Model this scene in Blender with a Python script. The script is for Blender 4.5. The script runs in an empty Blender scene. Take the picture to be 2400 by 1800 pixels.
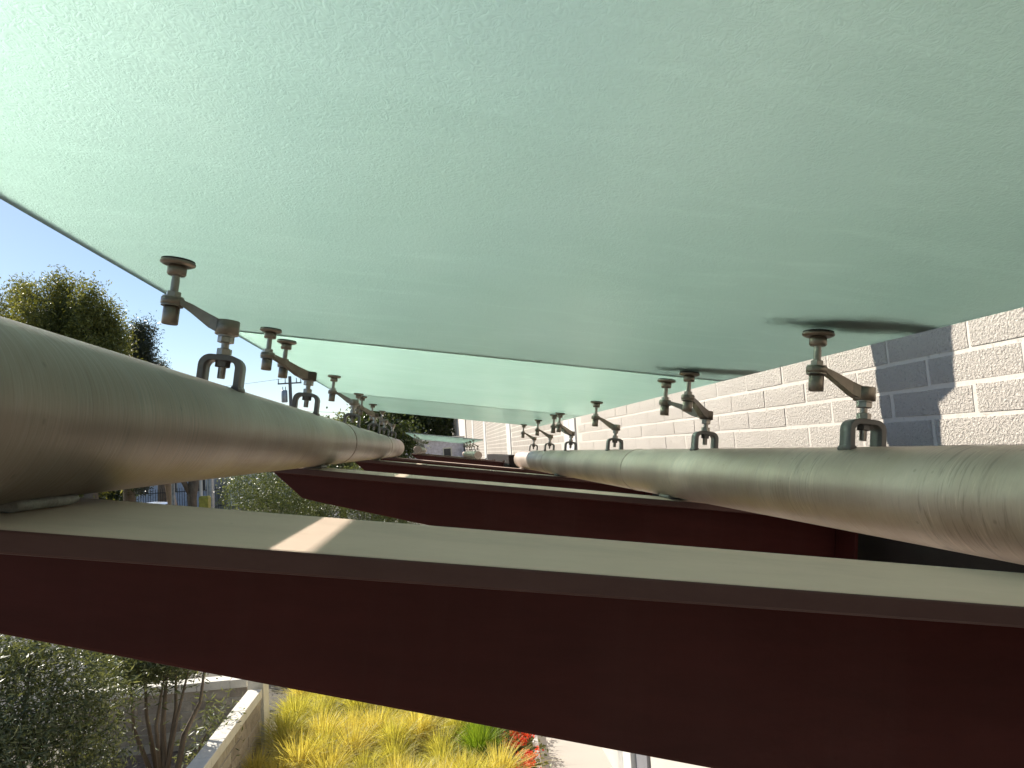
import bpy, bmesh, math, random
import numpy as np
from mathutils import Vector, Matrix, Euler

random.seed(7)
rng = np.random.default_rng(7)
C = bpy.context.scene.collection
SC = bpy.context.scene

# ------------------------------------------------------------------ camera
CH = 3.4                                    # eye height above the ground
cam_d = bpy.data.cameras.new('camera')
cam_d.sensor_width = 36.0
cam_d.lens = 24.96
cam_d.clip_start = 0.02
cam_d.clip_end = 3000
cam = bpy.data.objects.new('camera', cam_d)
C.objects.link(cam)
RW = ((0.9928922, -0.10407074, -0.05774387),
      (-0.04795155, 0.09425657, -0.99439245),
      (0.1089299, 0.99009342, 0.08859626))   # world -> camera (right, down, forward)
M = Matrix(((RW[0][0], -RW[1][0], -RW[2][0], 0),
            (RW[0][1], -RW[1][1], -RW[2][1], 0),
            (RW[0][2], -RW[1][2], -RW[2][2], CH),
            (0, 0, 0, 1)))
cam.matrix_world = M
SC.camera = cam

# ------------------------------------------------------------------ sky, sun, exposure
SUN = Vector((-0.886, 0.86, 0.836)).normalized()    # towards the sun
SUN_EL = math.asin(SUN.z)
SUN_AZ = math.atan2(SUN.x, SUN.y)                   # from +Y towards +X
world = bpy.data.worlds.new('World')
SC.world = world
world.use_nodes = True
wn = world.node_tree
wn.nodes.clear()
sky = wn.nodes.new('ShaderNodeTexSky')
sky.sky_type = 'NISHITA'
sky.sun_disc = False
sky.sun_elevation = SUN_EL
sky.sun_rotation = SUN_AZ
sky.air_density = 1.0
sky.dust_density = 0.2
sky.ozone_density = 1.5
bg = wn.nodes.new('ShaderNodeBackground')
bg.inputs['Strength'].default_value = 0.072
wo = wn.nodes.new('ShaderNodeOutputWorld')
wn.links.new(sky.outputs[0], bg.inputs[0])
wn.links.new(bg.outputs[0], wo.inputs[0])

sun_d = bpy.data.lights.new('sun', 'SUN')
sun_d.energy = 4.6
sun_d.angle = math.radians(0.53)
sun_d.color = (1.0, 0.93, 0.82)
sun = bpy.data.objects.new('sun', sun_d)
sun.rotation_euler = SUN.to_track_quat('Z', 'Y').to_euler()
sun.location = (-20, 20, 30)
C.objects.link(sun)

SC.view_settings.view_transform = 'Standard'
SC.view_settings.look = 'None'
SC.view_settings.gamma = 1.0
SC.view_settings.use_curve_mapping = False
SC.view_settings.exposure = 0.85
SC.render.engine = 'CYCLES'
SC.cycles.max_bounces = 14
SC.cycles.volume_bounces = 8
SC.cycles.diffuse_bounces = 4
SC.cycles.transparent_max_bounces = 12
SC.cycles.caustics_reflective = False
SC.cycles.caustics_refractive = True
SC.cycles.sample_clamp_indirect = 8.0

# ------------------------------------------------------------------ helpers
class MB:
    """collects shapes; build() links them as ONE mesh object"""
    def __init__(self):
        self.v = []; self.f = []; self.s = []; self.m = []
    def face(self, idx, smooth=False, mi=0):
        self.f.append(tuple(idx)); self.s.append(smooth); self.m.append(mi)
    def box(self, x0, x1, y0, y1, z0, z1, mi=0):
        b = len(self.v)
        self.v += [(x0,y0,z0),(x1,y0,z0),(x1,y1,z0),(x0,y1,z0),(x0,y0,z1),(x1,y0,z1),(x1,y1,z1),(x0,y1,z1)]
        for q in ((3,2,1,0),(4,5,6,7),(0,1,5,4),(1,2,6,5),(2,3,7,6),(3,0,4,7)):
            self.face([b+i for i in q], False, mi)
        return self
    def cyl(self, p0, p1, r0, r1=None, n=16, cap=True, smooth=True, phase=0.0, bev=0.0):
        if r1 is None: r1 = r0
        p0 = Vector(p0); p1 = Vector(p1)
        ax = (p1-p0)
        L = ax.length
        ax.normalize()
        a = ax.orthogonal().normalized() if abs(ax.z) < 0.99 else Vector((1,0,0))
        a = (a - ax*a.dot(ax)).normalized()
        bb = ax.cross(a)
        rings = [(0.0, r0), (L, r1)]
        if bev > 0:
            rings = [(0.0, r0-bev), (bev, r0), (L-bev, r1), (L, r1-bev)]
        def ring(t, r):
            i = len(self.v)
            for k in range(n):
                an = phase + 2*math.pi*k/n
                p = p0 + ax*t + (a*math.cos(an) + bb*math.sin(an))*r
                self.v.append(tuple(p))
            return i
        ids = [ring(t, r) for t, r in rings]
        for q in range(len(ids)-1):
            for k in range(n):
                k2 = (k+1) % n
                self.face((ids[q]+k, ids[q]+k2, ids[q+1]+k2, ids[q+1]+k), smooth)
        if cap:
            i = ring(*rings[0]); self.face([i+k for k in range(n-1,-1,-1)])
            i = ring(*rings[-1]); self.face([i+k for k in range(n)])
        return self
    def tube(self, pts, rad, n=8, cap=True):
        pts = [Vector(p) for p in pts]
        prev = None; ids = []
        for j, p in enumerate(pts):
            t = (pts[min(j+1, len(pts)-1)] - pts[max(j-1, 0)]).normalized()
            if prev is None: a = t.orthogonal().normalized()
            else: a = (prev - t*prev.dot(t)).normalized()
            prev = a
            b = t.cross(a)
            r = rad[j] if isinstance(rad, (list, tuple)) else rad
            i = len(self.v); ids.append(i)
            for k in range(n):
                an = 2*math.pi*k/n
                self.v.append(tuple(p + (a*math.cos(an)+b*math.sin(an))*r))
        for q in range(len(ids)-1):
            for k in range(n):
                k2 = (k+1) % n
                self.face((ids[q]+k, ids[q]+k2, ids[q+1]+k2, ids[q+1]+k), True)
        if cap:
            self.face([ids[0]+k for k in range(n-1,-1,-1)]); self.face([ids[-1]+k for k in range(n)])
        return self
    def prism(self, poly, y0, y1, axis='y'):
        """poly of (a,b) extruded along axis"""
        def P(a, b, h):
            return {'y': (a, h, b), 'x': (h, a, b), 'z': (a, b, h)}[axis]
        n = len(poly); i = len(self.v)
        for h in (y0, y1):
            for a, b in poly: self.v.append(P(a, b, h))
        self.face([i+k for k in range(n)]); self.face([i+n+k for k in range(n-1,-1,-1)])
        for k in range(n):
            k2 = (k+1) % n
            self.face((i+k2, i+k, i+n+k, i+n+k2))
        return self
    def mesh(self, name, mats):
        me = bpy.data.meshes.new(name)
        me.from_pydata(self.v, [], self.f)
        me.polygons.foreach_set('use_smooth', self.s)
        me.polygons.foreach_set('material_index', self.m)
        for m in (mats if isinstance(mats, (list, tuple)) else [mats]): me.materials.append(m)
        bm = bmesh.new(); bm.from_mesh(me); bmesh.ops.recalc_face_normals(bm, faces=bm.faces); bm.to_mesh(me); bm.free()
        me.update()
        return me
    def build(self, name, mats, parent=None, bevel=0.0):
        o = bpy.data.objects.new(name, self.mesh(name, mats))
        C.objects.link(o)
        if parent is not None: o.parent = parent
        if bevel > 0:
            b = o.modifiers.new('bevel', 'BEVEL'); b.width = bevel; b.segments = 2; b.limit_method = 'ANGLE'; b.angle_limit = math.radians(40)
            b.harden_normals = False
        return o

def link(name, me, parent=None, loc=None, rot=None, scale=None):
    o = bpy.data.objects.new(name, me); C.objects.link(o)
    if parent is not None: o.parent = parent
    if loc is not None: o.location = loc
    if rot is not None: o.rotation_euler = rot
    if scale is not None: o.scale = scale
    return o
def tag(o, label=None, cat=None, group=None, kind=None):
    if label: o['label'] = label
    if cat: o['category'] = cat
    if group: o['group'] = group
    if kind: o['kind'] = kind
    return o
def empty(name, loc=(0,0,0), rot=(0,0,0)):
    o = bpy.data.objects.new(name, None); C.objects.link(o)
    o.empty_display_size = 0.1
    o.location = loc; o.rotation_euler = rot
    return o
def copy_tree(o, parent=None):
    c = o.copy(); C.objects.link(c)
    if parent is not None: c.parent = parent
    for ch in o.children: copy_tree(ch, c)
    return c
def fast_mesh(name, verts, quads, mats, smooth=False, mi=None):
    """verts (n,3) array, quads (m,4) or (m,3)"""
    me = bpy.data.meshes.new(name)
    verts = np.asarray(verts, dtype=np.float32); quads = np.asarray(quads, dtype=np.int32)
    k = quads.shape[1]
    me.vertices.add(len(verts)); me.vertices.foreach_set('co', verts.ravel())
    me.loops.add(quads.size); me.loops.foreach_set('vertex_index', quads.ravel())
    me.polygons.add(len(quads)); me.polygons.foreach_set('loop_start', np.arange(0, quads.size, k, dtype=np.int32))
    me.polygons.foreach_set('use_smooth', np.full(len(quads), smooth))
    if mi is not None: me.polygons.foreach_set('material_index', np.asarray(mi, dtype=np.int32))
    for m in (mats if isinstance(mats, (list, tuple)) else [mats]): me.materials.append(m)
    me.update(calc_edges=True); me.validate()
    return me

# canopy frame: u across (towards the wall, sloping down), Y along, n up from the glass
T = math.radians(8.473)
CT, ST = math.cos(T), math.sin(T)
def can(u, y, n): return (u*CT + n*ST, y, -u*ST + n*CT + CH)
CROT = (0, T, 0)

# ------------------------------------------------------------------ materials
GT = 0.017               # glass thickness
def nodes(name):
    m = bpy.data.materials.new(name); m.use_nodes = True
    nt = m.node_tree
    for n in list(nt.nodes): nt.nodes.remove(n)
    out = nt.nodes.new('ShaderNodeOutputMaterial')
    def N(t, **kw):
        n = nt.nodes.new(t)
        for k, v in kw.items():
            if k in n.inputs.keys(): n.inputs[k].default_value = v
            else: setattr(n, k, v)
        return n
    L = nt.links.new
    return m, nt, N, L, out
def ramp(N, stops):
    r = N('ShaderNodeValToRGB')
    cr = r.color_ramp
    while len(cr.elements) < len(stops): cr.elements.new(0.5)
    for e, (p, c) in zip(cr.elements, stops):
        e.position = p; e.color = (c[0], c[1], c[2], 1) if isinstance(c, (tuple, list)) else (c, c, c, 1)
    return r
def simple(name, col, rough=0.6, metal=0.0, var=0.25, scale=6.0, bump=0.0, bscale=40.0, spec=0.5, stretch=(1,1,1)):
    m, nt, N, L, out = nodes(name)
    tc = N('ShaderNodeTexCoord'); mp = N('ShaderNodeMapping'); mp.inputs['Scale'].default_value = stretch
    L(tc.outputs['Object'], mp.inputs['Vector'])
    nz = N('ShaderNodeTexNoise', Scale=scale, Detail=6.0, Roughness=0.6)
    L(mp.outputs[0], nz.inputs['Vector'])
    c0 = tuple(c*(1-var) for c in col); c1 = tuple(min(1, c*(1+var)) for c in col)
    r = ramp(N, [(0.3, c0), (0.7, c1)])
    L(nz.outputs[0], r.inputs[0])
    p = N('ShaderNodeBsdfPrincipled', Roughness=rough, Metallic=metal)
    p.inputs['Specular IOR Level'].default_value = spec
    L(r.outputs[0], p.inputs['Base Color'])
    if bump > 0:
        n2 = N('ShaderNodeTexNoise', Scale=bscale, Detail=4.0)
        L(mp.outputs[0], n2.inputs['Vector'])
        b = N('ShaderNodeBump', Strength=bump, Distance=0.01)
        L(n2.outputs[0], b.inputs['Height']); L(b.outputs[0], p.inputs['Normal'])
    L(p.outputs[0], out.inputs[0])
    return m

def glass_mat(name, seed, dens, absorb, tint=(0.18, 0.44, 0.352)):
    """laminated glass with a milky interlayer: light scatters forward inside the slab; cast, slightly glossy underside"""
    m, nt, N, L, out = nodes(name)
    tc = N('ShaderNodeTexCoord')
    mp = N('ShaderNodeMapping'); mp.inputs['Location'].default_value = (seed*3.1, seed*1.7, 0)
    L(tc.outputs['Object'], mp.inputs['Vector'])
    nz = N('ShaderNodeTexNoise', Scale=1.6, Detail=5.0, Roughness=0.55); L(mp.outputs[0], nz.inputs['Vector'])
    r = ramp(N, [(0.32, (0.88, 0.93, 0.90)), (0.68, (0.98, 1.0, 0.99))]); L(nz.outputs[0], r.inputs[0])
    vo = N('ShaderNodeTexVoronoi', Scale=4.2); L(mp.outputs[0], vo.inputs['Vector'])
    sp = ramp(N, [(0.010, 0.6), (0.022, 1.0)]); L(vo.outputs['Distance'], sp.inputs[0])
    mul0 = N('ShaderNodeMixRGB', blend_type='MULTIPLY'); mul0.inputs[0].default_value = 1.0
    L(r.outputs[0], mul0.inputs[1]); L(sp.outputs[0], mul0.inputs[2])
    ms_ = N('ShaderNodeMapping'); ms_.inputs['Scale'].default_value = (1.0, 3.2, 1.0); ms_.inputs['Rotation'].default_value = (0, 0, 0.35); L(mp.outputs[0], ms_.inputs['Vector'])
    nsm = N('ShaderNodeTexNoise', Scale=3.4, Detail=7.0, Roughness=0.68, Distortion=1.2); L(ms_.outputs[0], nsm.inputs['Vector'])
    rsm = ramp(N, [(0.50, 0.955), (0.66, 1.0)]); L(nsm.outputs[0], rsm.inputs[0])
    mul = N('ShaderNodeMixRGB', blend_type='MULTIPLY'); mul.inputs[0].default_value = 1.0
    L(mul0.outputs[0], mul.inputs[1]); L(rsm.outputs[0], mul.inputs[2])
    mw = N('ShaderNodeMapping'); mw.inputs['Scale'].default_value = (1.0, 0.8, 1.0)
    L(mp.outputs[0], mw.inputs['Vector'])
    n1 = N('ShaderNodeTexNoise', Scale=120.0, Detail=2.0, Roughness=0.5, Distortion=0.9); L(mw.outputs[0], n1.inputs['Vector'])
    rg = ramp(N, [(0.36, 0.0), (0.52, 1.0), (0.66, 0.15)]); L(n1.outputs[0], rg.inputs[0])
    bp = N('ShaderNodeBump', Strength=0.36, Distance=0.003); L(rg.outputs[0], bp.inputs['Height'])
    rf = N('ShaderNodeBsdfRefraction', Roughness=0.4, IOR=1.15); L(bp.outputs[0], rf.inputs['Normal']); L(mul.outputs[0], rf.inputs['Color'])
    gl = N('ShaderNodeBsdfGlossy', Roughness=0.24); gl.inputs['Color'].default_value = (0.85, 1.0, 0.93, 1)
    bp2 = N('ShaderNodeBump', Strength=0.015, Distance=0.002); L(rg.outputs[0], bp2.inputs['Height']); L(bp2.outputs[0], gl.inputs['Normal'])
    fr = N('ShaderNodeFresnel', IOR=1.3)
    ms = N('ShaderNodeMath', operation='MULTIPLY'); ms.inputs[1].default_value = 0.6; L(fr.outputs[0], ms.inputs[0])
    bot = N('ShaderNodeMixShader'); L(ms.outputs[0], bot.inputs[0]); L(rf.outputs[0], bot.inputs[1]); L(gl.outputs[0], bot.inputs[2])
    t = N('ShaderNodeBsdfTransparent'); t.inputs['Color'].default_value = (0.97, 0.985, 0.98, 1)
    g2 = N('ShaderNodeBsdfGlossy', Roughness=0.05)
    top = N('ShaderNodeMixShader'); top.inputs[0].default_value = 0.06; L(t.outputs[0], top.inputs[1]); L(g2.outputs[0], top.inputs[2])
    sz = N('ShaderNodeSeparateXYZ'); L(tc.outputs['Object'], sz.inputs[0])
    lt = N('ShaderNodeMath', operation='LESS_THAN'); lt.inputs[1].default_value = 0.0008; L(sz.outputs[2], lt.inputs[0])
    fin = N('ShaderNodeMixShader'); L(lt.outputs[0], fin.inputs[0]); L(bot.outputs[0], fin.inputs[2])
    gt = N('ShaderNodeMath', operation='LESS_THAN'); gt.inputs[1].default_value = GT-0.0008; L(sz.outputs[2], gt.inputs[0])
    ed = N('ShaderNodeBsdfPrincipled', Roughness=0.3); ed.inputs['Base Color'].default_value = (0.20, 0.24, 0.25, 1)
    side = N('ShaderNodeMixShader'); L(gt.outputs[0], side.inputs[0]); L(top.outputs[0], side.inputs[1]); L(ed.outputs[0], side.inputs[2])
    L(side.outputs[0], fin.inputs[1])
    L(fin.outputs[0], out.inputs['Surface'])
    vs = N('ShaderNodeVolumeScatter', Density=dens, Anisotropy=0.79); vs.inputs['Color'].default_value = (0.98, 1.0, 0.99, 1)
    va = N('ShaderNodeVolumeAbsorption', Density=absorb); va.inputs['Color'].default_value = (*tint, 1)
    ad = N('ShaderNodeAddShader'); L(vs.outputs[0], ad.inputs[0]); L(va.outputs[0], ad.inputs[1])
    L(ad.outputs[0], out.inputs['Volume'])
    return m
def pipe_mat(name, tone):
    m, nt, N, L, out = nodes(name)
    tc = N('ShaderNodeTexCoord')
    def noise(scale, stretch, detail=5.0, dist=0.0):
        mp = N('ShaderNodeMapping'); mp.inputs['Scale'].default_value = stretch
        L(tc.outputs['Object'], mp.inputs['Vector'])
        n = N('ShaderNodeTexNoise', Scale=scale, Detail=detail, Roughness=0.6, Distortion=dist); L(mp.outputs[0], n.inputs['Vector'])
        return n
    a = noise(3.0, (1, 1, 1), 6.0, 0.6)
    r = ramp(N, [(0.3, tuple(c*tone for c in (0.315, 0.245, 0.20))), (0.5, tuple(c*tone for c in (0.40, 0.32, 0.265))), (0.7, tuple(c*tone for c in (0.51, 0.425, 0.365)))]); L(a.outputs[0], r.inputs[0])
    # brush strokes and scuffs that run round the pipe
    s = noise(14.0, (1.0, 11.0, 1.0), 4.0, 0.4)
    sr = ramp(N, [(0.36, 0.66), (0.47, 0.98), (0.58, 1.0), (0.68, 1.30)]); L(s.outputs[0], sr.inputs[0])
    patch = noise(1.7, (1, 1.4, 1), 3.0)
    pr = ramp(N, [(0.45, 0.0), (0.60, 1.0)]); L(patch.outputs[0], pr.inputs[0])
    mu = N('ShaderNodeMixRGB', blend_type='MULTIPLY'); L(pr.outputs[0], mu.inputs[0]); L(r.outputs[0], mu.inputs[1]); L(sr.outputs[0], mu.inputs[2])
    # grime specks
    v = N('ShaderNodeTexVoronoi', Scale=26.0); L(tc.outputs['Object'], v.inputs['Vector'])
    vr = ramp(N, [(0.05, 0.55), (0.11, 1.0)]); L(v.outputs['Distance'], vr.inputs[0])
    m2 = N('ShaderNodeMixRGB', blend_type='MULTIPLY'); m2.inputs[0].default_value = 0.5; L(mu.outputs[0], m2.inputs[1]); L(vr.outputs[0], m2.inputs[2])
    # ochre weathering
    w = noise(2.2, (1.2, 0.7, 1.2), 5.0, 0.8)
    wr = ramp(N, [(0.54, 0.0), (0.74, 0.45)]); L(w.outputs[0], wr.inputs[0])
    m3 = N('ShaderNodeMixRGB'); m3.inputs[2].default_value = (0.36, 0.28, 0.16, 1); L(wr.outputs[0], m3.inputs[0]); L(m2.outputs[0], m3.inputs[1])
    p = N('ShaderNodeBsdfPrincipled', Metallic=0.62)
    L(m3.outputs[0], p.inputs['Base Color'])
    rr = ramp(N, [(0.3, 0.38), (0.7, 0.56)]); L(s.outputs[0], rr.inputs[0]); L(rr.outputs[0], p.inputs['Roughness'])
    b = N('ShaderNodeBump', Strength=0.22, Distance=0.004); L(s.outputs[0], b.inputs['Height']); L(b.outputs[0], p.inputs['Normal'])
    L(p.outputs[0], out.inputs[0])
    return m
def beam_mat(name, film, ma=(0.052, 0.0125, 0.0105), mb=(0.086, 0.021, 0.018)):
    """maroon paint; pale dust lies on whatever faces up"""
    m, nt, N, L, out = nodes(name)
    tc = N('ShaderNodeTexCoord'); ge = N('ShaderNodeNewGeometry'); sx = N('ShaderNodeSeparateXYZ'); L(ge.outputs['Normal'], sx.inputs[0])
    bm_ = N('ShaderNodeMapping'); bm_.inputs['Scale'].default_value = (0.5, 1.0, 2.2); L(tc.outputs['Object'], bm_.inputs['Vector'])
    n = N('ShaderNodeTexNoise', Scale=5.0, Detail=9.0, Roughness=0.7); L(bm_.outputs[0], n.inputs['Vector'])
    mar0 = ramp(N, [(0.3, ma), (0.7, mb)]); L(n.outputs[0], mar0.inputs[0])
    sm = N('ShaderNodeMapping'); sm.inputs['Scale'].default_value = (9.0, 9.0, 0.5); L(tc.outputs['Object'], sm.inputs['Vector'])
    st = N('ShaderNodeTexNoise', Scale=1.6, Detail=6.0, Roughness=0.7); L(sm.outputs[0], st.inputs['Vector'])
    sr0 = ramp(N, [(0.50, 0.0), (0.82, 0.030)]); L(st.outputs[0], sr0.inputs[0])
    mar = N('ShaderNodeMixRGB'); mar.inputs[2].default_value = (0.30, 0.25, 0.21, 1); L(sr0.outputs[0], mar.inputs[0]); L(mar0.outputs[0], mar.inputs[1])
    dst = ramp(N, [(0.28, (0.53, 0.40, 0.32)), (0.5, (0.64, 0.485, 0.39)), (0.75, (0.70, 0.535, 0.435))]); L(n.outputs[0], dst.inputs[0])
    up = ramp(N, [(0.72, film), (0.93, 1.0)]); L(sx.outputs[2], up.inputs[0])
    mx = N('ShaderNodeMixRGB'); L(up.outputs[0], mx.inputs[0]); L(mar.outputs[0], mx.inputs[1]); L(dst.outputs[0], mx.inputs[2])
    sp = N('ShaderNodeTexVoronoi', Scale=9.0); L(tc.outputs['Object'], sp.inputs['Vector'])
    sr = ramp(N, [(0.012, 0.45), (0.03, 1.0)]); L(sp.outputs['Distance'], sr.inputs[0])
    m2 = N('ShaderNodeMixRGB', blend_type='MULTIPLY'); m2.inputs[0].default_value = 1.0; L(mx.outputs[0], m2.inputs[1]); L(sr.outputs[0], m2.inputs[2])
    p = N('ShaderNodeBsdfPrincipled'); p.inputs['Specular IOR Level'].default_value = 0.14; L(m2.outputs[0], p.inputs['Base Color'])
    ro = ramp(N, [(0.0, 0.38), (1.0, 0.85)]); L(up.outputs[0], ro.inputs[0]); L(ro.outputs[0], p.inputs['Roughness'])
    n3 = N('ShaderNodeTexNoise', Scale=160.0, Detail=3.0); L(tc.outputs['Object'], n3.inputs['Vector'])
    b = N('ShaderNodeBump', Strength=0.10, Distance=0.002); L(n3.outputs[0], b.inputs['Height']); L(b.outputs[0], p.inputs['Normal'])
    L(p.outputs[0], out.inputs[0])
    return m
def block_mat(name, col, scale, strength, dist=0.012):
    m, nt, N, L, out = nodes(name)
    ge = N('ShaderNodeNewGeometry')
    n1 = N('ShaderNodeTexNoise', Scale=scale, Detail=5.0, Roughness=0.62, Distortion=0.5); L(ge.outputs['Position'], n1.inputs['Vector'])
    n0 = N('ShaderNodeTexNoise', Scale=1.3, Detail=4.0); L(ge.outputs['Position'], n0.inputs['Vector'])
    c = ramp(N, [(0.3, tuple(x*0.90 for x in col)), (0.7, col)]); L(n0.outputs[0], c.inputs[0])
    pit = ramp(N, [(0.30, 0.68), (0.42, 1.0)]); L(n1.outputs[0], pit.inputs[0])
    mu = N('ShaderNodeMixRGB', blend_type='MULTIPLY'); mu.inputs[0].default_value = 1.0; L(c.outputs[0], mu.inputs[1]); L(pit.outputs[0], mu.inputs[2])
    p = N('ShaderNodeBsdfPrincipled', Roughness=0.8); p.inputs['Specular IOR Level'].default_value = 0.25
    L(mu.outputs[0], p.inputs['Base Color'])
    b = N('ShaderNodeBump', Strength=strength, Distance=dist); L(n1.outputs[0], b.inputs['Height']); L(b.outputs[0], p.inputs['Normal'])
    L(p.outputs[0], out.inputs[0])
    return m
def leaf_mat(name, c0, c1, trans=0.35, gloss=0.35):
    m, nt, N, L, out = nodes(name)
    ge = N('ShaderNodeNewGeometry')
    r = ramp(N, [(0.0, c0), (1.0, c1)]); L(ge.outputs['Random Per Island'], r.inputs[0])
    p = N('ShaderNodeBsdfPrincipled', Roughness=gloss); L(r.outputs[0], p.inputs['Base Color'])
    t = N('ShaderNodeBsdfTranslucent')
    br = N('ShaderNodeMixRGB', blend_type='MULTIPLY'); br.inputs[0].default_value = 1.0; br.inputs[2].default_value = (1.5, 1.35, 0.6, 1)
    L(r.outputs[0], br.inputs[1]); L(br.outputs[0], t.inputs['Color'])
    mx = N('ShaderNodeMixShader'); mx.inputs[0].default_value = trans; L(p.outputs[0], mx.inputs[1]); L(t.outputs[0], mx.inputs[2])
    L(mx.outputs[0], out.inputs[0])
    return m

M_pipe = pipe_mat('silver_painted_pipe', 1.08); M_pipe_shaded = pipe_mat('shaded_painted_pipe', 0.66); M_beam = beam_mat('maroon_paint', 0.0); M_flange = beam_mat('dusty_maroon_paint', 0.05, (0.060, 0.025, 0.025), (0.085, 0.038, 0.038)); M_chan = simple('dark_taupe_paint', (0.020, 0.014, 0.013), 0.7, spec=0.2)  # left pipes take a darker copy of the pipe paint, standing in for shade
M_steel = simple('weathered_stainless_steel', (0.24, 0.205, 0.165), 0.36, 0.8, 0.22, 30.0, 0.06, 220.0)
M_bolt = simple('zinc_bolt_steel', (0.34, 0.31, 0.27), 0.34, 0.85, 0.2, 60.0)
M_clevis = simple('grey_painted_bracket', (0.17, 0.16, 0.15), 0.45, 0.35, 0.18, 25.0, 0.05, 160.0)
M_rubber = simple('black_rubber', (0.02, 0.02, 0.02), 0.7)
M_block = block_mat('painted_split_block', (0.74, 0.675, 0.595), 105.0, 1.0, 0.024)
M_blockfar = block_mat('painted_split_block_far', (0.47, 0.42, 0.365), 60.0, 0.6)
M_mortar = block_mat('painted_mortar', (0.66, 0.605, 0.535), 40.0, 0.25)
M_stucco = simple('pale_stucco', (0.62, 0.565, 0.50), 0.85, 0, 0.05, 3.0, 0.2, 120.0)
M_white = simple('white_paint', (0.72, 0.70, 0.66), 0.5, 0, 0.04, 4.0, 0.04, 60.0)
M_greyp = simple('grey_paint', (0.22, 0.22, 0.24), 0.55, 0, 0.08, 4.0, 0.05, 80.0)
M_dark = simple('dark_bronze', (0.035, 0.03, 0.028), 0.45, 0.4, 0.2, 10.0)

# ------------------------------------------------------------------ setting: ground, beds, road
M_ground = simple('dry_ground', (0.16, 0.145, 0.12), 0.95, 0, 0.3, 1.5, 0.5, 30.0)
M_mulch = simple('bark_mulch', (0.085, 0.062, 0.045), 0.95, 0, 0.5, 14.0, 1.0, 45.0)
M_leaflitter = simple('leaf_litter_soil', (0.17, 0.13, 0.10), 0.95, 0, 0.55, 9.0, 1.0, 30.0)
M_asphalt = simple('asphalt', (0.06, 0.06, 0.065), 0.9, 0, 0.2, 3.0, 0.4, 80.0)
M_concrete = simple('pale_concrete', (0.42, 0.39, 0.35), 0.85, 0, 0.12, 2.0, 0.2, 60.0)
M_walk = simple('pale_walkway_concrete', (0.47, 0.43, 0.38), 0.85, 0, 0.04, 1.2, 0.05, 80.0)
def sheet(name, x0, x1, y0, y1, z, mat):
    o = MB(); i = 0
    o.v = [(x0,y0,z),(x1,y0,z),(x1,y1,z),(x0,y1,z)]; o.face((0,1,2,3))
    return tag(o.build(name, mat), kind='structure')
sheet('ground', -900, 900, -900, 900, 0.0, M_ground)
sheet('planting_bed', -2.16, 0.92, 3.0, 18.0, 0.004, M_mulch)
sheet('shrub_bed', -5.2, -2.30, 2.0, 9.35, 0.006, M_leaflitter)
sheet('walkway', 0.93, 1.68, 1.0, 30.0, 0.008, M_walk)
sheet('parking_lot', -26, -5.4, 10.0, 30.0, 0.004, M_asphalt)
sheet('road', -120, 40, 38.0, 47.0, 0.004, M_asphalt)
kb = MB().box(-120, -3, 37.7, 38.0, 0, 0.13)
tag(kb.build('kerb', M_concrete, bevel=0.02), kind='structure')

# ------------------------------------------------------------------ the block wall on the right
WX = 1.68
wall = empty('block_wall', (WX, 0, 0))
tag(wall, 'white painted rough block wall running beside the glass canopy', 'wall')
BL, BH, JT = 0.4064, 0.1016, 0.015
Z0 = CH + 0.222 - BH*round((CH+0.222)/BH)       # a bed joint falls at eye height + 0.222
Y0 = 2.254
P_JOINTS = [(8.45, 9.20), (16.1, 16.95), (24.3, 25.3), (32.2, 33.4)]
mm = MB(); mm.box(-0.0015, 0.30, -6, 40.0, 0, 7.5); mm.build('mortar_bed', M_mortar, wall)
# near blocks, one by one: four variants with broken, slightly uneven faces
def block_mesh(L, seed):
    r = random.Random(seed)
    h = BH - JT; l = L - JT
    b = MB()
    ny, nz = 5, 3
    ids = {}
    for j in range(ny+1):
        for k in range(nz+1):
            y = -l/2 + l*j/ny; z = -h/2 + h*k/nz
            edge = j in (0, ny) or k in (0, nz)
            x = -0.0035 if edge else -0.0055 + r.uniform(-0.0012, 0.0012)
            if edge: y += r.uniform(-0.0014, 0.0014); z += r.uniform(-0.0012, 0.0012)
            ids[j, k] = len(b.v); b.v.append((x, y, z))
    for j in range(ny):
        for k in range(nz):
            b.face((ids[j,k], ids[j,k+1], ids[j+1,k+1], ids[j+1,k]), True)
    loop = [ids[j,0] for j in range(ny+1)] + [ids[ny,k] for k in range(1,nz+1)] + [ids[j,nz] for j in range(ny-1,-1,-1)] + [ids[0,k] for k in range(nz-1,0,-1)]
    back = []
    for i in loop:
        v = b.v[i]; back.append(len(b.v)); b.v.append((0.02, v[1], v[2]))
    rim = []
    for i in loop: rim.append(len(b.v)); b.v.append(b.v[i])
    loop = rim
    n = len(loop)
    for i in range(n):
        b.face((loop[i], loop[(i+1)%n], back[(i+1)%n], back[i]))
    return b.mesh('block', M_block)
BV = [block_mesh(BL, s) for s in range(6)]
near_rows = [k for k in range(0, 80) if CH-0.40 < Z0 + k*BH < CH+0.66]
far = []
k = 0
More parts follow.
